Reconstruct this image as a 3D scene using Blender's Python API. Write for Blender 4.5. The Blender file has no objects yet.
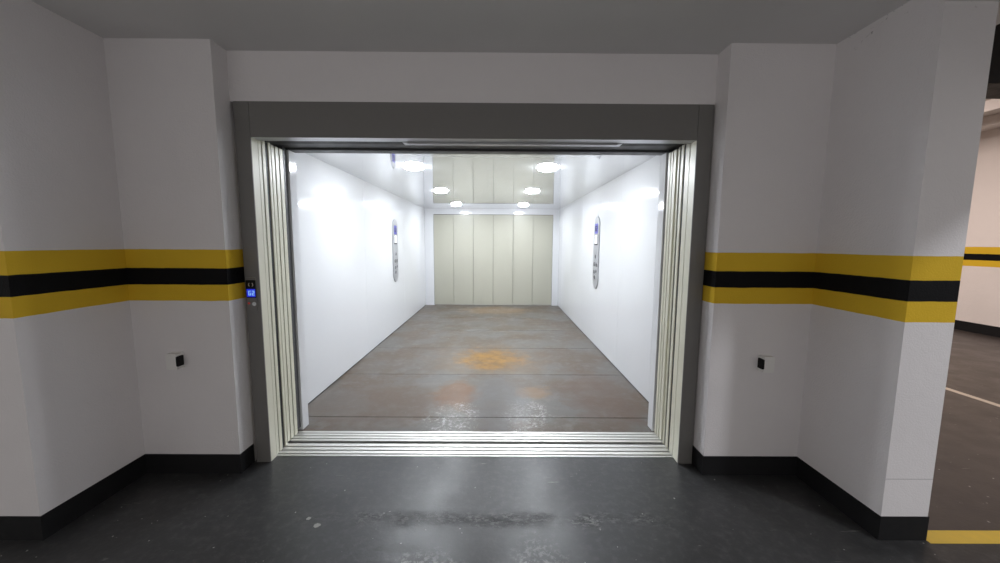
import bpy, bmesh, math, random
from mathutils import Vector, Matrix

S = bpy.context.scene
COL = S.collection
random.seed(4)

# ------------------------------------------------------------------ camera
FPX, PITCH, ROLL, YAW = 365.03, -5.991, 0.344, 0.206
cam_data = bpy.data.cameras.new('camera')
cam_data.sensor_fit = 'HORIZONTAL'
cam_data.sensor_width = 36.0
cam_data.lens = FPX * 36.0 / 1000.0
cam_data.clip_start = 0.02
cam = bpy.data.objects.new('camera', cam_data)
COL.objects.link(cam)
a, b, c = (math.radians(v) for v in (PITCH, ROLL, YAW))
F = Vector((math.sin(c) * math.cos(a), math.cos(c) * math.cos(a), math.sin(a)))
R = F.cross(Vector((0, 0, 1))).normalized()
U = R.cross(F)
R2 = math.cos(b) * R + math.sin(b) * U
U2 = -math.sin(b) * R + math.cos(b) * U
M = Matrix((R2, U2, -F)).transposed().to_4x4()
M.translation = (0, 0, 1.5)
cam.matrix_world = M
S.camera = cam

# ------------------------------------------------------------------ world, view, lamps
world = bpy.data.worlds.new('world')
world.use_nodes = True
world.node_tree.nodes['Background'].inputs[0].default_value = (1.0, 0.965, 0.95, 1)
world.node_tree.nodes['Background'].inputs[1].default_value = 1.0
S.world = world
S.view_settings.view_transform = 'Standard'
S.view_settings.look = 'None'
S.view_settings.gamma = 1.0
S.view_settings.use_curve_mapping = False
S.view_settings.exposure = 0.0
try:
    S.cycles.use_denoising = True
    S.cycles.denoiser = 'OPENIMAGEDENOISE'
    S.cycles.max_bounces = 14
    S.cycles.diffuse_bounces = 8
except Exception:
    pass

LAMP = 272.0          # radiance of the downlights in the lift car


def area(name, loc, target, size, power, col):
    d = bpy.data.lights.new(name, 'AREA')
    d.shape = 'RECTANGLE'
    d.size, d.size_y = size
    d.energy = power
    d.color = col
    o = bpy.data.objects.new(name, d)
    COL.objects.link(o)
    o.location = loc
    o.rotation_euler = (Vector(target) - Vector(loc)).to_track_quat('-Z', 'Y').to_euler()
    return o


# unseen fill lights added behind the camera; lamps in side and far bays
def globe(name, loc, radius, power, col):
    d = bpy.data.lights.new(name, 'POINT')
    d.shadow_soft_size = radius
    d.energy = power
    d.color = col
    o = bpy.data.objects.new(name, d)
    COL.objects.link(o)
    o.location = loc
    return o


globe('garage_fill', (-1.2, -3.6, 1.5), 0.20, 17, (1.0, 0.955, 0.93))
globe('garage_fill', (1.4, -5.6, 1.5), 0.20, 19, (1.0, 0.955, 0.93))
area('side_bay_lamp', (4.4, -0.95, 3.4), (4.4, -0.95, 0), (0.45, 0.3), 112, (0.93, 0.95, 1.0))
area('far_bay_lamp', (5.0, 6.6, 3.3), (5.6, 6.2, 0), (0.4, 1.4), 150, (1.0, 0.855, 0.785))


# ------------------------------------------------------------------ helpers
def bm_box(bm, x0, x1, y0, y1, z0, z1):
    x0, x1 = min(x0, x1), max(x0, x1)
    y0, y1 = min(y0, y1), max(y0, y1)
    z0, z1 = min(z0, z1), max(z0, z1)
    vs = [bm.verts.new(p) for p in ((x0, y0, z0), (x1, y0, z0), (x1, y1, z0), (x0, y1, z0),
                                    (x0, y0, z1), (x1, y0, z1), (x1, y1, z1), (x0, y1, z1))]
    for f in ((3, 2, 1, 0), (4, 5, 6, 7), (0, 1, 5, 4), (1, 2, 6, 5), (2, 3, 7, 6), (3, 0, 4, 7)):
        bm.faces.new([vs[i] for i in f])
    return vs


def bm_prism(bm, pts, axis_fn, d0, d1):
    """extrude a closed 2-D outline: axis_fn(u, v, d) gives the 3-D point"""
    n = len(pts)
    lo = [bm.verts.new(axis_fn(u, v, d0)) for u, v in pts]
    hi = [bm.verts.new(axis_fn(u, v, d1)) for u, v in pts]
    bm.faces.new(lo[::-1])
    bm.faces.new(hi)
    for i in range(n):
        j = (i + 1) % n
        bm.faces.new((lo[i], lo[j], hi[j], hi[i]))


def obj(name, bm, mat, parent=None, bevel=0.0, seg=2, smooth=False):
    bmesh.ops.recalc_face_normals(bm, faces=bm.faces[:])
    if bevel > 0:
        es = [e for e in bm.edges if len(e.link_faces) == 2 and e.calc_face_angle(0) > 0.5]
        bmesh.ops.bevel(bm, geom=es, offset=bevel, segments=seg, affect='EDGES', profile=0.5, clamp_overlap=True)
        bmesh.ops.recalc_face_normals(bm, faces=bm.faces[:])
    me = bpy.data.meshes.new(name)
    bm.to_mesh(me)
    bm.free()
    if smooth:
        for p in me.polygons:
            p.use_smooth = True
    me.materials.append(mat)
    o = bpy.data.objects.new(name, me)
    COL.objects.link(o)
    if parent is not None:
        o.parent = parent
    return o


def box(name, mat, x0, x1, y0, y1, z0, z1, parent=None, bevel=0.0):
    bm = bmesh.new()
    bm_box(bm, x0, x1, y0, y1, z0, z1)
    return obj(name, bm, mat, parent, bevel)


def struct(o, label=None):
    o['kind'] = 'structure'
    if label:
        o['label'] = label
    return o


def thing(name, label, cat, loc=(0, 0, 0), rotz=0.0, group=None):
    o = bpy.data.objects.new(name, None)
    COL.objects.link(o)
    o.empty_display_size = 0.05
    o.location = loc
    o.rotation_euler = (0, 0, rotz)
    o['label'] = label
    o['category'] = cat
    if group:
        o['group'] = group
    return o


# ------------------------------------------------------------------ material toolkit
class NT:
    def __init__(self, name):
        self.m = bpy.data.materials.new(name)
        self.m.use_nodes = True
        self.t = self.m.node_tree
        self.b = self.t.nodes['Principled BSDF']
        self.pos = self.t.nodes.new('ShaderNodeNewGeometry').outputs['Position']
        self._xyz = None

    def link(self, a, bb):
        self.t.links.new(a, bb)

    def val(self, sock, v):
        if hasattr(v, 'is_output'):
            self.link(v, sock)
        elif isinstance(v, (tuple, list)):
            sock.default_value = (*v, 1) if len(v) == 3 and sock.type == 'RGBA' else v
        else:
            sock.default_value = v

    def xyz(self, i):
        if self._xyz is None:
            n = self.t.nodes.new('ShaderNodeSeparateXYZ')
            self.link(self.pos, n.inputs[0])
            self._xyz = n
        return self._xyz.outputs[i]

    def math(self, op, x, y=0.0, z=0.0, clamp=False):
        n = self.t.nodes.new('ShaderNodeMath')
        n.operation = op
        n.use_clamp = clamp
        for i, v in enumerate((x, y, z)):
            self.val(n.inputs[i], v)
        return n.outputs[0]

    def band(self, v, lo, hi):
        return self.math('MULTIPLY', self.math('GREATER_THAN', v, lo), self.math('LESS_THAN', v, hi))

    def noise(self, scale, detail=4, rough=0.55, stretch=(1, 1, 1), offset=(0, 0, 0), dist=0.0):
        mp = self.t.nodes.new('ShaderNodeMapping')
        mp.inputs['Scale'].default_value = stretch
        mp.inputs['Location'].default_value = offset
        self.link(self.pos, mp.inputs['Vector'])
        n = self.t.nodes.new('ShaderNodeTexNoise')
        n.inputs['Scale'].default_value = scale
        n.inputs['Detail'].default_value = detail
        n.inputs['Roughness'].default_value = rough
        n.inputs['Distortion'].default_value = dist
        self.link(mp.outputs[0], n.inputs['Vector'])
        return n.outputs[0]

    def ramp(self, v, lo, hi, to0=0.0, to1=1.0):
        n = self.t.nodes.new('ShaderNodeMapRange')
        n.interpolation_type = 'SMOOTHSTEP'
        n.inputs['From Min'].default_value = lo
        n.inputs['From Max'].default_value = hi
        n.inputs['To Min'].default_value = to0
        n.inputs['To Max'].default_value = to1
        self.link(v, n.inputs['Value'])
        return n.outputs[0]

    def mix(self, fac, x, y, mode='MIX'):
        n = self.t.nodes.new('ShaderNodeMix')
        n.data_type = 'RGBA'
        n.blend_type = mode
        self.val(n.inputs[0], fac)
        self.val(n.inputs[6], x)
        self.val(n.inputs[7], y)
        return n.outputs[2]

    def bump(self, h, strength, dist=0.002):
        n = self.t.nodes.new('ShaderNodeBump')
        n.inputs['Strength'].default_value = strength
        n.inputs['Distance'].default_value = dist
        self.link(h, n.inputs['Height'])
        self.link(n.outputs[0], self.b.inputs['Normal'])

    def set(self, color=None, rough=None, metal=None, spec=None, coat=None, coat_rough=None):
        for k, v in (('Base Color', color), ('Roughness', rough), ('Metallic', metal), ('Specular IOR Level', spec),
                     ('Coat Weight', coat), ('Coat Roughness', coat_rough)):
            if v is not None:
                self.val(self.b.inputs[k], v)
        return self.m


def plain(name, color, rough=0.5, metal=0.0, spec=0.5, var=0.06, scale=14.0, bump=0.0, even=False):
    n = NT(name)
    f = n.noise(scale, 4)
    dark = tuple(max(0, v * (1 - var)) for v in color)
    lite = tuple(min(1, v * (1 + var)) for v in color)
    colr = n.mix(f, dark, lite)
    rr = n.ramp(f, 0.3, 0.7, max(0.02, rough * 0.88), min(1, rough * 1.12))
    n.set(colr, rough if even else rr, metal, spec)
    if bump:
        n.bump(n.noise(220, 2), bump, 0.001)
    return n.m


def emit(name, color, strength):
    n = NT(name)
    n.set((0.02, 0.02, 0.02), 0.4)
    n.b.inputs['Emission Color'].default_value = (*color, 1)
    n.b.inputs['Emission Strength'].default_value = strength
    return n.m


WHITE = (0.74, 0.715, 0.72)
YELLOW = (0.72, 0.47, 0.035)
BLACK = (0.006, 0.006, 0.007)


def wall_paint(name, white, bands, marks=False):
    n = NT(name)
    z = n.xyz(2)
    wob = n.math('MULTIPLY', n.math('SUBTRACT', n.noise(9, 2), 0.5), 0.006)
    zz = n.math('ADD', z, wob)
    blot = n.noise(2.2, 5, 0.6)
    base = n.mix(n.ramp(blot, 0.3, 0.75, 0, 0.5), white, tuple(v * 0.93 for v in white))
    grime = n.noise(26, 5, 0.7)
    base = n.mix(n.ramp(grime, 0.68, 0.8, 0, 0.18), base, (0.38, 0.36, 0.35))
    if marks:
        # flaking paint under the ceiling edge and the plaster joint low on the column
        crack = n.noise(7, 6, 0.75, (1, 1.2, 2.4), (3, 1, 0), 1.2)
        hi = n.math('MULTIPLY', n.ramp(z, 2.5, 2.63), n.math('GREATER_THAN', n.xyz(0), 1.9))
        fl = n.math('MULTIPLY', n.ramp(crack, 0.6, 0.66), hi)
        base = n.mix(n.math('MULTIPLY', fl, 0.75), base, (0.09, 0.08, 0.075))
        joint = n.math('MULTIPLY', n.band(z, 0.329, 0.333), n.math('GREATER_THAN', n.xyz(0), 1.953))
        base = n.mix(n.math('MULTIPLY', joint, 0.6), base, (0.3, 0.29, 0.3))
    ytone = n.mix(n.noise(5, 4), tuple(v * 0.9 for v in YELLOW), YELLOW)
    y1 = n.band(zz, bands[0], bands[3])
    k1 = n.band(zz, bands[1], bands[2])
    colr = n.mix(y1, base, ytone)
    colr = n.mix(k1, colr, BLACK)
    n.set(colr, 0.65, 0, 0.08)
    n.bump(n.math('ADD', n.noise(120, 3), n.math('MULTIPLY', n.noise(9, 3), 1.5)), 0.5, 0.004)
    return n.m


M_WALL = wall_paint('white_wall_paint_with_warning_bands', WHITE, (1.1335, 1.2344, 1.3365, 1.4509), marks=True)
M_FARWALL = wall_paint('far_wall_paint_with_warning_bands', (0.78, 0.73, 0.70), (1.15, 1.256, 1.366, 1.486))
M_CEIL = plain('ceiling_paint', (0.72, 0.715, 0.71), 0.8, 0, 0.2, 0.05, 3, 0.2)
M_BASE = plain('charcoal_base_paint', (0.010, 0.010, 0.011), 0.6, 0, 0.2, 0.15, 8)
M_FRAME = plain('grey_frame_enamel', (0.16, 0.155, 0.147), 0.45, 0.0, 0.5, 0.05, 30, 0.15)
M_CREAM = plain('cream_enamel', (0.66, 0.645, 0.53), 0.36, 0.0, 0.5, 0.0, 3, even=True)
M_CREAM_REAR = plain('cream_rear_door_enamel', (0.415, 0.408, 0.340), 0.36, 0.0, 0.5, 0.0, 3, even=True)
M_DARKGAP = plain('black_steel', (0.012, 0.012, 0.013), 0.6)
M_DARKSTEEL = plain('dark_painted_steel', (0.075, 0.075, 0.08), 0.5)
M_ALU = plain('worn_aluminium', (0.74, 0.73, 0.70), 0.42, 0.75, 0.5, 0.08, 40)
M_SATIN = plain('satin_panel_steel', (0.36, 0.365, 0.38), 0.5, 0.25, 0.4, 0.05, 60)
M_STEEL = plain('brushed_steel', (0.50, 0.51, 0.53), 0.35, 0.7, 0.5, 0.05, 60)
M_PLASTIC = plain('white_plastic', (0.75, 0.74, 0.72), 0.4)
M_BLACKPL = plain('black_plastic', (0.004, 0.004, 0.0045), 0.45, 0, 0.2)
M_BUTTON = plain('dark_button', (0.05, 0.05, 0.06), 0.3)
M_PAPER = plain('white_notice', (0.85, 0.85, 0.86), 0.5)


def cab_panel():
    n = NT('gloss_white_cab_panel')
    f = n.noise(1.6, 3)
    colr = n.mix(f, (0.655, 0.665, 0.686), (0.675, 0.685, 0.703))
    n.set(colr, 0.09, 0, 0.45)
    n.bump(n.noise(1.6, 1, 0.4), 0.04, 0.01)
    return n.m


def cab_ceiling():
    n = NT('gloss_white_cab_ceiling')
    n.set(n.mix(n.noise(2), (0.83, 0.84, 0.865), (0.85, 0.86, 0.88)), 0.025, 0.62, 0.5)
    return n.m


M_CAB = cab_panel()
M_CABCEIL = cab_ceiling()


def garage_floor():
    n = NT('dark_garage_floor_paint')
    big = n.noise(1.1, 6, 0.6)
    fine = n.noise(22, 6, 0.7)
    base = n.mix(big, (0.022, 0.022, 0.0225), (0.048, 0.048, 0.049))
    base = n.mix(n.ramp(fine, 0.44, 0.72, 0, 0.6), base, (0.080, 0.079, 0.078))
    # brown-grey surface of the bay beyond the yellow line
    bay = n.math('MULTIPLY', n.math('GREATER_THAN', n.xyz(0), 2.19), n.math('GREATER_THAN', n.xyz(1), 1.74))
    brown = n.mix(fine, (0.046, 0.038, 0.035), (0.074, 0.061, 0.056))
    base = n.mix(bay, base, brown)
    # crumbling crack across the floor in front of the sill, and an oily spot
    wav = n.math('MULTIPLY', n.math('SUBTRACT', n.noise(2.2, 5, 0.65, (1, 0.2, 1), (2, 0, 0)), 0.5), 0.22)
    dy = n.math('ABSOLUTE', n.math('SUBTRACT', n.math('ADD', n.xyz(1), wav), 1.853))
    along = n.math('MULTIPLY', n.ramp(n.xyz(0), -1.2, -0.6), n.ramp(n.xyz(0), 1.1, 0.5))
    near = n.math('MULTIPLY', n.math('MULTIPLY', n.ramp(dy, 0.012, 0.075, 1.0, 0.0), n.ramp(n.noise(4.5, 4, 0.6, (1, 1, 1), (1, 7, 0)), 0.36, 0.55, 0.15, 1.0)), along)
    worn = n.noise(30, 7, 0.75, (0.8, 1.4, 1), (5, 2, 0), 0.4)
    wmask = n.math('MULTIPLY', n.ramp(worn, 0.49, 0.57), near)
    dark = n.noise(24, 7, 0.75, (0.7, 1.3, 1), (9, 4, 0), 0.6)
    dmask = n.math('MULTIPLY', n.ramp(dark, 0.46, 0.56), near)
    base = n.mix(n.math('MULTIPLY', dmask, 0.8), base, (0.007, 0.0065, 0.006))
    base = n.mix(n.math('MULTIPLY', wmask, 0.7), base, (0.22, 0.215, 0.21))

    def spot(cx, cy, rx, ry, lo, hi):
        ux = n.math('DIVIDE', n.math('SUBTRACT', n.xyz(0), cx), rx)
        uy = n.math('DIVIDE', n.math('SUBTRACT', n.xyz(1), cy), ry)
        d = n.math('SQRT', n.math('ADD', n.math('MULTIPLY', ux, ux), n.math('MULTIPLY', uy, uy)))
        d = n.math('ADD', d, n.math('MULTIPLY', n.math('SUBTRACT', n.noise(19, 6, 0.75), 0.5), 2.4))
        return n.ramp(d, lo, hi, 1.0, 0.0)
    base = n.mix(n.math('MULTIPLY', spot(-0.49, 1.655, 0.11, 0.032, 0.75, 1.0), 0.75), base, (0.014, 0.013, 0.012))
    base = n.mix(n.math('MULTIPLY', spot(-0.55, 1.565, 0.10, 0.025, 0.7, 1.0), 0.6), base, (0.016, 0.015, 0.014))
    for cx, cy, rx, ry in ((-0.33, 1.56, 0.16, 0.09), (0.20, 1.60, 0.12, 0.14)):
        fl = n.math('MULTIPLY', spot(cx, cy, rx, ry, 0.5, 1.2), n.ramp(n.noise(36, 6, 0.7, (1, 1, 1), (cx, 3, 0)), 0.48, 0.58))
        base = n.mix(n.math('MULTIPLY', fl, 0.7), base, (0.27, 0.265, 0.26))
    for cx, cy, rx, ry in ((-1.03, 1.85, 0.013, 0.012), (-0.96, 1.80, 0.018, 0.02), (0.68, 1.555, 0.07, 0.012)):
        base = n.mix(n.math('MULTIPLY', spot(cx, cy, rx, ry, 0.7, 0.9), 0.8), base, (0.42, 0.40, 0.37))
    # scattered paint specks and scuffs
    sp = n.noise(34, 2, 0.5, (1, 1, 1), (2, 8, 0))
    base = n.mix(n.ramp(sp, 0.735, 0.755, 0, 0.85), base, (0.50, 0.49, 0.46))
    sc = n.noise(5, 4, 0.6, (0.9, 9, 1), (7, 7, 0), 0.4)
    base = n.mix(n.ramp(sc, 0.69, 0.73, 0, 0.45), base, (0.40, 0.385, 0.36))
    rough = n.math('ADD', n.ramp(n.noise(3.5, 5, 0.6), 0.3, 0.7, 0.31, 0.44), n.math('MULTIPLY', near, 0.12))
    n.set(base, rough, 0, n.math('SUBTRACT', 0.5, n.math('MULTIPLY', dmask, 0.18)))
    n.bump(n.math('ADD', n.noise(60, 4), n.math('MULTIPLY', wmask, 1.2)), 0.3, 0.002)
    return n.m


def cab_floor():
    n = NT('stained_steel_floor_plate')
    big = n.noise(1.5, 6, 0.62, (1, 1, 1), (1.5, 0.4, 0))
    mid = n.noise(6, 6, 0.65)
    base = n.mix(n.ramp(big, 0.40, 0.60), (0.124, 0.117, 0.106), (0.104, 0.079, 0.057))
    base = n.mix(n.ramp(mid, 0.46, 0.68, 0, 0.7), base, (0.185, 0.172, 0.160))

    def blob(cx, cy, rx, ry, warp=0.9, lo=0.55, hi=1.05, off=(0, 0, 0)):
        ux = n.math('DIVIDE', n.math('SUBTRACT', n.xyz(0), cx), rx)
        uy = n.math('DIVIDE', n.math('SUBTRACT', n.xyz(1), cy), ry)
        d = n.math('SQRT', n.math('ADD', n.math('MULTIPLY', ux, ux), n.math('MULTIPLY', uy, uy)))
        w = n.math('MULTIPLY', n.math('SUBTRACT', n.noise(4.5, 6, 0.7, (1, 1, 1), off), 0.5), warp * 2)
        return n.ramp(n.math('ADD', d, w), lo, hi, 1.0, 0.0)
    rust = n.math('MULTIPLY', blob(-0.10, 4.62, 0.50, 0.50, 1.1, 0.35, 1.15), n.math('GREATER_THAN', n.xyz(1), 4.06))
    halo = n.math('MULTIPLY', blob(-0.15, 4.62, 0.85, 0.8, 0.8, 0.4, 1.2, off=(5, 5, 0)), n.math('GREATER_THAN', n.xyz(1), 4.06))
    base = n.mix(n.math('MULTIPLY', halo, 0.5), base, (0.155, 0.112, 0.075))
    tone = n.mix(n.ramp(n.noise(6, 6, 0.7, (1, 1, 1), (4, 1, 0)), 0.36, 0.64), (0.165, 0.082, 0.016), (0.33, 0.165, 0.012))
    base = n.mix(n.math('MULTIPLY', rust, 0.78), base, tone)
    pit = n.math('MULTIPLY', n.ramp(n.noise(21, 5, 0.7, (1, 1, 1), (8, 1, 0)), 0.60, 0.66), halo)
    base = n.mix(n.math('MULTIPLY', pit, 0.7), base, (0.075, 0.045, 0.028))
    base = n.mix(n.math('MULTIPLY', blob(-0.42, 3.52, 0.26, 0.40, 0.8, off=(3, 1, 0)), 0.8), base, (0.155, 0.074, 0.028))
    base = n.mix(n.math('MULTIPLY', blob(0.33, 3.55, 0.22, 0.20, 0.9, off=(6, 2, 0)), 0.7), base, (0.20, 0.125, 0.065))
    base = n.mix(n.math('MULTIPLY', blob(-0.1, 8.1, 0.9, 0.5, 0.7, off=(1, 5, 0)), 0.4), base, (0.26, 0.17, 0.085))
    base = n.mix(n.math('MULTIPLY', blob(-1.1, 3.3, 0.8, 0.6, 0.8, off=(8, 3, 0)), 0.4), base, (0.115, 0.078, 0.055))
    base = n.mix(n.math('MULTIPLY', blob(1.0, 3.5, 0.45, 0.8, 0.9, off=(2, 3, 0)), 0.5), base, (0.112, 0.070, 0.050))
    # lamp reflections on the flaky floor by the sill, painted in as pale grain
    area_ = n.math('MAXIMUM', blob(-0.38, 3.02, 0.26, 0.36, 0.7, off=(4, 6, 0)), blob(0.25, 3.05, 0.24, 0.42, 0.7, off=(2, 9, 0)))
    glint_flake = n.math('MULTIPLY', n.ramp(n.noise(34, 7, 0.8, (1, 0.9, 1), (2, 2, 0), 0.3), 0.50, 0.57), area_)
    base = n.mix(n.math('MULTIPLY', n.math('MULTIPLY', glint_flake, n.ramp(mid, 0.38, 0.62, 0.15, 1.0)), 0.8), base, (0.46, 0.45, 0.43))
    cool = n.math('MULTIPLY', blob(0.02, 3.35, 0.35, 0.75, 0.6, off=(7, 5, 0)), 0.5)
    base = n.mix(cool, base, (0.125, 0.125, 0.13))
    sc = n.noise(7, 3, 0.6, (9, 0.8, 1), (3, 3, 0), 0.5)
    base = n.mix(n.ramp(sc, 0.72, 0.76, 0, 0.35), base, (0.42, 0.40, 0.37))
    rough = n.math('SUBTRACT', n.ramp(mid, 0.3, 0.7, 0.34, 0.52), n.math('MULTIPLY', area_, 0.06))
    n.set(base, rough, 0.0, 0.26)
    n.bump(n.math('ADD', n.noise(38, 5), n.math('MULTIPLY', big, 2)), 0.22, 0.003)
    return n.m


M_FLOOR = garage_floor()
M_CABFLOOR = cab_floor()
M_LINE_Y = plain('yellow_floor_paint', (0.70, 0.47, 0.06), 0.6, var=0.15, scale=18)
M_LINE_W = plain('pale_floor_paint', (0.62, 0.53, 0.43), 0.6, var=0.15, scale=18)

# ------------------------------------------------------------------ measured layout
YF, YP, YN = 2.361, 2.242, 1.708
ZC, ZCC = 2.66, 2.300
XPL, XPR, XCL, XCR, XN2 = -1.671, 1.341, -2.284, 1.952, 2.1915
XWL, XWR, YB = -1.758, 1.427, 8.744
Y_SHAFT = 2.43

# ------------------------------------------------------------------ garage shell
struct(box('floor', M_FLOOR, -6.2, 8.4, -7.2, 2.432, -0.12, 0.0))
struct(box('floor_bay', M_FLOOR, 2.0, 8.4, 2.4322, 9.6, -0.12, 0.0))
struct(box('ceiling', M_CEIL, -6.2, 2.62, -7.2, 2.60, ZC, ZC + 0.2))
struct(box('beam_blocker', M_CEIL, 2.6, 2.85, -7.2, 1.42, 2.15, 3.6))  # unseen low beam, added to throw the slanted shadow onto the column
struct(box('ceiling_side', M_CEIL, 2.85, 8.4, -7.2, 1.42, 3.45, 3.6))
struct(box('wall_left', M_WALL, -6.2, XCL, 1.699, Y_SHAFT, 0, ZC))
struct(box('wall_pier_left', M_WALL, XCL, XPL, YP, Y_SHAFT, 0, ZC))
struct(box('wall_front', M_WALL, XPL, XPR, YF + 0.008, Y_SHAFT, 2.362, ZC))
struct(box('wall_pier_right', M_WALL, XPR, XCR, YP, Y_SHAFT, 0, ZC))
struct(box('column', M_WALL, XCR, XN2, 1.717, 9.6, 0, 3.6))
struct(box('wall_far_right', M_FARWALL, 8.28, 8.4, 1.4, 9.6, 0, 3.6))
struct(box('wall_bay_back', M_FARWALL, XN2, 8.28, 9.5, 9.6, 0, 3.6))
struct(box('ceiling_bay', M_FARWALL, XN2, 8.28, 1.717, 9.6, 3.45, 3.6))
struct(box('beam_over_bay', M_CEIL, XN2 - 0.24, 8.28, 1.42, 1.717, 2.57, 3.6))
struct(box('beam_dark', M_DARKGAP, 3.2, 8.28, 3.0, 3.3, 2.77, 3.45))
for x in (6.55, 7.35):
    struct(box('beam_bay', M_FARWALL, x, x + 0.16, 1.72, 9.5, 3.30, 3.45, bevel=0.01))


def skirting(name, path, z1, t, mat):
    bm = bmesh.new()
    P = [Vector(p) for p in path]
    off = []
    for i, p in enumerate(P):
        dirs = []
        if i > 0:
            dirs.append((P[i] - P[i - 1]).normalized())
        if i < len(P) - 1:
            dirs.append((P[i + 1] - P[i]).normalized())
        ns = [Vector((d.y, -d.x)) for d in dirs]
        m = ns[0] if len(ns) == 1 else (ns[0] + ns[1])
        if len(ns) == 2:
            m = m / (1 + ns[0].dot(ns[1]))
        off.append(p + m * t)
    loops = []
    for p, q in zip(P, off):
        loops.append([bm.verts.new((p.x, p.y, 0.0)), bm.verts.new((q.x, q.y, 0.0)),
                      bm.verts.new((q.x, q.y, z1)), bm.verts.new((p.x, p.y, z1))])
    for l0, l1 in zip(loops, loops[1:]):
        for k in range(4):
            bm.faces.new((l0[k], l0[(k + 1) % 4], l1[(k + 1) % 4], l1[k]))
    bm.faces.new(loops[0])
    bm.faces.new(loops[-1][::-1])
    return struct(obj(name, bm, mat))


skirting('baseboard_left', [(-6.1, 1.699), (XCL, 1.699), (XCL, YP), (XPL, YP), (XPL, YF + 0.008)], 0.129, 0.004, M_BASE)
skirting('baseboard_right', [(XPR, YF + 0.008), (XPR, YP), (XCR, YP), (XCR, 1.717), (XN2, 1.717), (XN2, 9.4)], 0.129, 0.004, M_BASE)
skirting('baseboard_far_right', [(8.28, 9.4), (8.28, 1.8)], 0.17, 0.01, M_BASE)


def floor_line(mat, pts, label):
    bm = bmesh.new()
    bm_prism(bm, pts, lambda u, v, d: (u, v, d), 0.0, 0.0015)
    return struct(obj('floor_line', bm, mat), label)


floor_line(M_LINE_Y, [(XN2 + 0.005, 1.694), (8.2, 1.688), (8.2, 1.775), (XN2 + 0.005, 1.778)], 'yellow line painted on the floor from the column')
floor_line(M_LINE_W, [(4.70, 1.9), (4.775, 1.9), (4.775, 8.5), (4.70, 8.5)], 'pale line painted on the brown bay floor')

# ------------------------------------------------------------------ lift car shell
YC0 = 2.778
bm = bmesh.new()
edges = [YC0, 3.02, 4.057, 5.115, 6.19, 7.27, 8.33, YB + 0.05]
for y0, y1 in zip(edges, edges[1:]):
    bm_box(bm, XWL - 0.02, XWR + 0.02, y0 + 0.003, y1 - 0.003, -0.02, 0.0)
bm_box(bm, XWL - 0.02, XWR + 0.02, YC0 + 0.003, YB + 0.05, -0.06, -0.012)
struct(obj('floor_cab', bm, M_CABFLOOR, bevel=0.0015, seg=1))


def cab_side(name, x, s, seams):
    """glossy panels with hairline joints; s = outward direction"""
    bm = bmesh.new()
    for y0, y1 in zip(seams, seams[1:]):
        bm_box(bm, x, x + s * 0.02, y0 + 0.001, y1 - 0.001, 0.012, ZCC)
    bm_box(bm, x + s * 0.006, x + s * 0.05, seams[0], seams[-1], 0.012, ZCC)
    return struct(obj(name, bm, M_CAB, bevel=0.0012, seg=1))


cab_side('wall_cab_left', XWL, -1, [2.88, 4.83, 6.78, YB])
cab_side('wall_cab_right', XWR, 1, [2.88, 3.32, 4.30, 5.28, 6.26, 7.24, 8.20, YB])
struct(box('trim_cab_left', M_DARKGAP, XWL - 0.05, XWL - 0.004, 2.88, YB, 0.0, 0.012))
struct(box('trim_cab_right', M_DARKGAP, XWR + 0.004, XWR + 0.05, 2.88, YB, 0.0, 0.012))
struct(box('ceiling_cab', M_CABCEIL, XWL - 0.05, XWR + 0.05, 2.88, YB + 0.06, ZCC, ZCC + 0.06))
# front of the car: white returns beside the doors and the dark lintel
XJL, XJR = -1.572, 1.250
struct(box('wall_return_left', M_CAB, XWL - 0.05, XJL + 0.012, 2.790, 2.880, 0.004, ZCC, bevel=0.002))
struct(box('wall_return_right', M_CAB, XJR - 0.010, XWR + 0.05, 2.790, 2.880, 0.004, ZCC, bevel=0.002))
struct(box('trim_return_left', M_DARKSTEEL, -2.1, XJL - 0.004, 2.745, 2.788, 0.03, 2.20))
struct(box('trim_return_right', M_DARKSTEEL, XJR + 0.004, 1.8, 2.775, 2.788, 0.03, 2.20))
struct(box('trim_cab_lintel', M_DARKSTEEL, -2.1, 1.8, 2.79, 2.879, 2.176, 2.5))
# rear wall of the car round the closed door
XDL, XDR, ZD = -1.5554, 1.2845, 2.173
bm = bmesh.new()
bm_box(bm, XWL - 0.05, XDL, YB, YB + 0.06, 0.0, ZCC)
bm_box(bm, XDR, XWR + 0.05, YB, YB + 0.06, 0.0, ZCC)
bm_box(bm, XDL, XDR, YB, YB + 0.06, ZD, ZCC)
struct(obj('wall_back', bm, M_CAB))

# ------------------------------------------------------------------ door frame on the landing
struct(box('trim_jamb_left', M_FRAME, -1.648, -1.553, 2.360, 2.369, 0, 2.363, bevel=0.002))
struct(box('trim_jamb_right', M_FRAME, 1.238, 1.333, 2.360, 2.369, 0, 2.363, bevel=0.002))
struct(box('trim_header', M_FRAME, -1.5515, 1.2365, 2.360, 2.369, 2.149, 2.363, bevel=0.002))
struct(box('trim_reveal_left', M_CREAM, -1.648, -1.5540, 2.3692, 2.430, 0, 2.150, bevel=0.0015))
struct(box('trim_reveal_right', M_CREAM, 1.2390, 1.333, 2.3692, 2.440, 0, 2.150, bevel=0.0015))
struct(box('trim_header_reveal', M_STEEL, -1.553, 1.238, 2.3692, 2.45, 2.150, 2.362))
bm = bmesh.new()
bm_box(bm, -0.63, 0.80, 2.455, 2.52, 2.146, 2.30)
bm_box(bm, -0.60, 0.77, 2.455, 2.49, 2.139, 2.146)
struct(obj('trim_hanger_cover', bm, M_STEEL, bevel=0.002))
struct(box('trim_landing_track', M_DARKGAP, -2.1, 1.8, 2.53, 2.60, 2.172, 2.6))
struct(box('trim_cab_track', M_DARKSTEEL, -2.1, 1.8, 2.61, 2.785, 2.19, 2.6))


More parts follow.
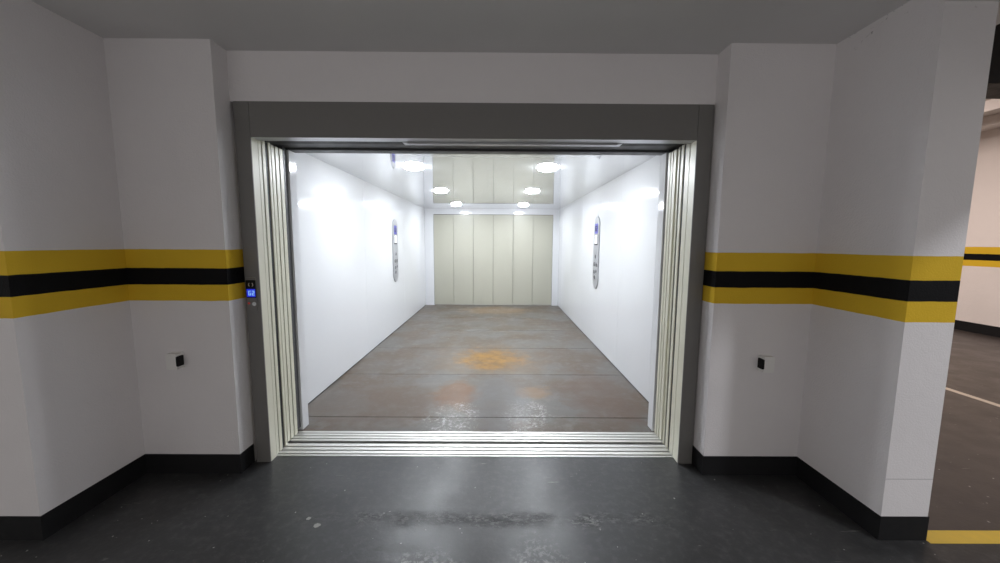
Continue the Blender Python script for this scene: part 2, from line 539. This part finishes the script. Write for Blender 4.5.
def sill(name, x0, x1, ys, z):
    """aluminium threshold: raised ribs over a dark channel"""
    bm = bmesh.new()
    for y0, y1 in ys:
        bm_box(bm, x0, x1, y0, y1, z - 0.02, z)
    struct(box('trim_sill_channel', M_DARKGAP, x0, x1, ys[0][0], ys[-1][1], z - 0.05, z - 0.0205))
    return struct(obj(name, bm, M_ALU, bevel=0.001, seg=1))


sill('trim_landing_sill', -1.60, 1.28, [(2.436, 2.453), (2.466, 2.499), (2.512, 2.546), (2.559, 2.596)], 0.002)
sill('trim_cab_sill', -1.60, 1.28, [(2.632, 2.656), (2.668, 2.697), (2.709, 2.738), (2.750, 2.776)], 0.002)
struct(box('floor_shaft', M_DARKGAP, -2.2, 1.9, 2.43, 2.80, -0.4, -0.06))


# ------------------------------------------------------------------ sliding doors
def leaf(parent, x0, x1, y0, y1, z0, z1):
    """folded steel leaf with a shallow lip down both long edges"""
    bm = bmesh.new()
    bm_box(bm, x0, x1, y0, y1, z0, z1)
    return obj('door_panel', bm, M_CREAM, parent, bevel=0.003)


def stack(label, side, xe, ys):
    t = thing('sliding_door', label, 'door', (xe, ys[0][0], 0.0))
    oy = ys[0][0]
    for y0, y1 in ys:
        leaf(t, 0.0, side * 0.46, y0 - oy, y1 - oy, 0.006, 2.168)
    for (y0, y1), (y2, y3) in zip(ys, ys[1:]):
        bm = bmesh.new()
        bm_box(bm, side * 0.006, side * 0.44, y1 - oy + 0.0005, y2 - oy - 0.0005, 0.02, 2.16)
        obj('door_gap_shade', bm, M_DARKGAP, t)  # black strip fills the gap between leaves, standing in for its shade
    return t


stack('open cream telescopic landing door stacked beside the call panel', -1, -1.558, [(2.438, 2.470), (2.479, 2.512), (2.545, 2.572)])
stack('open cream car door stacked on the call panel side, innermost leaves', -1, -1.574, [(2.602, 2.638), (2.647, 2.688), (2.698, 2.740)])
stack('open cream telescopic landing door stacked at the jamb without a call panel', 1, 1.242, [(2.450, 2.506), (2.532, 2.568), (2.588, 2.608)])
stack('open cream car door stacked against the jamb without a call panel, innermost leaves', 1, 1.248, [(2.648, 2.688), (2.697, 2.728), (2.737, 2.770)])
struct(box('trim_door_gap_left', M_DARKGAP, -2.05, -1.570, 2.516, 2.541, 0.0, 2.17))
struct(box('trim_door_gap_right', M_DARKGAP, 1.250, 1.75, 2.510, 2.528, 0.0, 2.17))

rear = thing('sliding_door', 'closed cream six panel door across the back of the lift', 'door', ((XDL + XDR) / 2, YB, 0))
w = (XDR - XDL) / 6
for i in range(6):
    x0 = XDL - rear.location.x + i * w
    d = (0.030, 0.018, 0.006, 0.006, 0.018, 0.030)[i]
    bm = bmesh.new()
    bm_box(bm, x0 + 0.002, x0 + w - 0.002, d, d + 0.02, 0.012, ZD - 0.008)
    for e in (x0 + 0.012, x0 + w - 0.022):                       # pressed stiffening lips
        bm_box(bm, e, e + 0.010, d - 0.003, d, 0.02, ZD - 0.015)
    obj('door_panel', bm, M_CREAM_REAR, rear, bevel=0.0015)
struct(box('trim_rear_gap', M_DARKGAP, XDL - 0.02, XDR + 0.02, YB + 0.061, YB + 0.09, 0, 2.3))


# ------------------------------------------------------------------ downlights
M_GLOW = emit('led_diffuser', (0.90, 0.945, 1.0), LAMP)
M_RING = plain('white_lamp_rim', (0.85, 0.85, 0.86), 0.35)


def lathe(bm, prof, seg=40):
    rings = []
    for r, z in prof:
        if r < 1e-6:
            rings.append([bm.verts.new((0, 0, z))])
        else:
            rings.append([bm.verts.new((r * math.cos(2 * math.pi * k / seg), r * math.sin(2 * math.pi * k / seg), z)) for k in range(seg)])
    for A, B in zip(rings, rings[1:]):
        for k in range(seg):
            j = (k + 1) % seg
            if len(A) == 1 and len(B) == 1:
                continue
            if len(A) == 1:
                bm.faces.new((A[0], B[k], B[j]))
            elif len(B) == 1:
                bm.faces.new((A[k], A[j], B[0]))
            else:
                bm.faces.new((A[k], A[j], B[j], B[k]))


def make_lamp(label, loc):
    t = thing('ceiling_light', label, 'lamp', loc, 0, 'round lamps on the lift ceiling')
    bm = bmesh.new()
    lathe(bm, [(0.097, -0.002), (0.108, -0.002), (0.109, -0.006), (0.104, -0.008), (0.100, -0.007), (0.097, -0.002)])
    obj('rim', bm, M_RING, t, smooth=False)
    bm = bmesh.new()
    lathe(bm, [(0.0, -0.029), (0.05, -0.0285), (0.085, -0.026), (0.096, -0.020), (0.0995, -0.012), (0.0995, -0.004), (0.0, -0.004)])
    obj('diffuser', bm, M_GLOW, t, smooth=True)
    return t


lamp0 = make_lamp('largest glowing round lamp on the left side of the lift ceiling, nearest the entrance', (-0.90, 3.95, ZCC))
for label, x, y in (
        ('largest glowing round lamp on the right side of the lift ceiling, nearest the entrance', 0.51, 3.97),
        ('middle glowing round lamp in the left row on the lift ceiling', -0.90, 5.75),
        ('middle glowing round lamp in the right row on the lift ceiling', 0.51, 5.73),
        ('smallest glowing round lamp in the left row, close to the back door', -0.89, 7.70),
        ('smallest glowing round lamp in the right row, close to the back door', 0.51, 7.75)):
    r = lamp0.copy()
    COL.objects.link(r)
    r.location = (x, y, ZCC)
    r['label'] = label
    for ch in list(lamp0.children):
        cc = ch.copy()
        COL.objects.link(cc)
        cc.parent = r

# ------------------------------------------------------------------ seven-segment characters
SEG = {'G': 'afedcx', '2': 'abged', '-': 'g'}


def seg_chars(bm, text, u0, v0, h, fn, d0, d1, t=0.16):
    w_ = h * 0.55
    th = h * t
    for ch in text:
        for s_ in SEG[ch]:
            r_ = {'a': (0, w_, h - th, h), 'd': (0, w_, 0, th), 'g': (0, w_, h / 2 - th / 2, h / 2 + th / 2),
                  'x': (w_ * 0.5, w_, h / 2 - th / 2, h / 2 + th / 2),
                  'f': (0, th, h / 2, h), 'e': (0, th, 0, h / 2), 'b': (w_ - th, w_, h / 2, h), 'c': (w_ - th, w_, 0, h / 2)}[s_]
            bm_prism(bm, [(u0 + r_[0], v0 + r_[2]), (u0 + r_[1], v0 + r_[2]), (u0 + r_[1], v0 + r_[3]), (u0 + r_[0], v0 + r_[3])], fn, d0, d1)
        u0 += w_ * 1.35


M_BLUE = emit('blue_screen', (0.003, 0.025, 1.0), 0.6)
M_CHAR = emit('pale_blue_characters', (0.30, 0.60, 1.0), 0.8)
M_BLUE2 = emit('violet_screen', (0.16, 0.16, 0.95), 0.55)
M_CHAR2 = emit('dim_characters', (0.05, 0.05, 0.35), 0.3)


def rrect(u0, u1, v0, v1, r, n=8):
    pts = []
    for cx, cy, a0 in ((u1 - r, v0 + r, -90), (u1 - r, v1 - r, 0), (u0 + r, v1 - r, 90), (u0 + r, v0 + r, 180)):
        for k in range(n + 1):
            aa = math.radians(a0 + 90 * k / n)
            pts.append((cx + r * math.cos(aa), cy + r * math.sin(aa)))
    return pts


def disc(u, v, r, n=24):
    return [(u + r * math.cos(2 * math.pi * k / n), v + r * math.sin(2 * math.pi * k / n)) for k in range(n)]


# local frame of wall-mounted panels: u = local x, depth towards the room = local -y, height = local z
def fn(u, v, d):
    return (u, -d, v)


def part(name, mat, outlines, d0, d1, parent, bevel=0.0):
    bm = bmesh.new()
    for o_ in outlines:
        bm_prism(bm, o_, fn, d0, d1)
    return obj(name, bm, mat, parent, bevel)


def control_panel(label, loc, rotz):
    t = thing('control_panel', label, 'control panel', loc, rotz, 'button panels on the lift walls')
    W, H = 0.145, 1.05
    part('faceplate', M_SATIN, [rrect(-W, W, 0, H, W - 0.001, 14)], 0.0, 0.014, t, 0.003)
    s = part('display', M_BLUE2, [rrect(-0.075, 0.075, 0.80, 0.945, 0.012)], 0.014, 0.017, t)
    bm = bmesh.new()
    seg_chars(bm, 'G2', -0.05, 0.835, 0.075, fn, 0.017, 0.0185, 0.2)
    obj('characters', bm, M_CHAR2, s)
    part('notice_border', M_BLACKPL, [rrect(-0.085, 0.085, 0.635, 0.785, 0.012)], 0.014, 0.016, t)
    part('notice_plate', M_PAPER, [rrect(-0.07, 0.07, 0.655, 0.782, 0.008)], 0.016, 0.018, t)
    for u, v, r in ((0.0, 0.47, 0.030), (-0.055, 0.355, 0.034), (0.055, 0.355, 0.034), (-0.055, 0.245, 0.030), (0.055, 0.255, 0.022), (-0.03, 0.165, 0.030)):
        bm = bmesh.new()
        bm_prism(bm, disc(u, v, r), fn, 0.014, 0.020)
        k = obj('button', bm, M_BUTTON, t, 0.0015)
        ring = []
        bm = bmesh.new()
        n = 24
        for rr_, dd_ in ((r, 0.014), (r + 0.007, 0.014), (r + 0.006, 0.018), (r + 0.001, 0.018)):
            ring.append([bm.verts.new(fn(u + rr_ * math.cos(2 * math.pi * q / n), v + rr_ * math.sin(2 * math.pi * q / n), dd_)) for q in range(n)])
        for i in range(4):
            A, B = ring[i], ring[(i + 1) % 4]
            for q in range(n):
                bm.faces.new((A[q], A[(q + 1) % n], B[(q + 1) % n], B[q]))
        obj('button_ring', bm, M_STEEL, k)
    return t


control_panel('tall rounded steel button panel on the left lift wall, opposite its twin', (XWL, 6.20, 0.838), math.pi / 2)
control_panel('tall rounded steel button panel on the right lift wall, opposite its twin', (XWR, 5.335, 0.845), -math.pi / 2)

# ------------------------------------------------------------------ call panel on the left jamb
cp = thing('call_panel', 'slim call panel with blue G2 display on the grey left door jamb', 'call panel', (-1.607, 2.360, 1.045))
part('faceplate', M_FRAME, [rrect(-0.034, 0.034, 0, 0.225, 0.006)], 0.0, 0.006, cp, 0.0015)
win = part('display_window', M_BLACKPL, [rrect(-0.031, 0.033, 0.092, 0.208, 0.004)], 0.006, 0.008, cp)
part('screen', M_BLUE, [rrect(-0.026, 0.029, 0.098, 0.150, 0.002)], 0.008, 0.009, win)
bm = bmesh.new()
seg_chars(bm, 'G2', -0.016, 0.108, 0.031, fn, 0.009, 0.0098, 0.17)
obj('characters', bm, M_CHAR, win)
bm = bmesh.new()
for sgn in (-1, 1):                                               # pale bracket-shaped mark over the screen
    arc = [(0.002 + sgn * 0.016 * math.cos(math.radians(q)), 0.178 + 0.016 * math.sin(math.radians(q))) for q in range(-50, 51, 10)]
    arc += [(0.002 + sgn * 0.011 * math.cos(math.radians(q)), 0.178 + 0.013 * math.sin(math.radians(q))) for q in range(50, -51, -10)]
    bm_prism(bm, arc, fn, 0.008, 0.009)
obj('symbol', bm, plain('pale_print', (0.45, 0.40, 0.36), 0.5), win)
part('button', M_STEEL, [disc(0.017, 0.052, 0.013)], 0.006, 0.010, cp, 0.0015)
part('indicator_lamp', emit('red_indicator', (1.0, 0.03, 0.01), 0.35), [disc(-0.018, 0.056, 0.006)], 0.006, 0.008, cp, 0.001)


# ------------------------------------------------------------------ photocells on the piers
def photocell(label, x, z, side):
    t = thing('photocell', label, 'sensor', (x, YP, z), 0, 'photocells facing each other across the door')
    w_, h_, d_ = 0.034, 0.050, 0.050
    bm = bmesh.new()
    bm_prism(bm, rrect(-w_, w_, -h_, h_, 0.006, 5), fn, 0.0, d_)
    bm_prism(bm, rrect(-w_ - 0.004, w_ + 0.004, -h_ - 0.004, h_ + 0.004, 0.006, 5), fn, 0.0, 0.010)
    obj('housing', bm, M_PLASTIC, t, 0.0015)
    bm = bmesh.new()
    bm_prism(bm, rrect(0.006, d_ + 0.002, -0.030, 0.034, 0.006, 5), lambda u, v, d: (side * d, -u, v), w_ - 0.004, w_ + 0.007)
    obj('lens_cover', bm, M_BLACKPL, t, 0.001)['label'] = 'black lens cover'
    return t


photocell('small white photocell box on the left pier, black lens facing the door', -2.016, 0.759, 1)
photocell('small white photocell box on the right pier, black lens facing the door', 1.680, 0.759, -1)
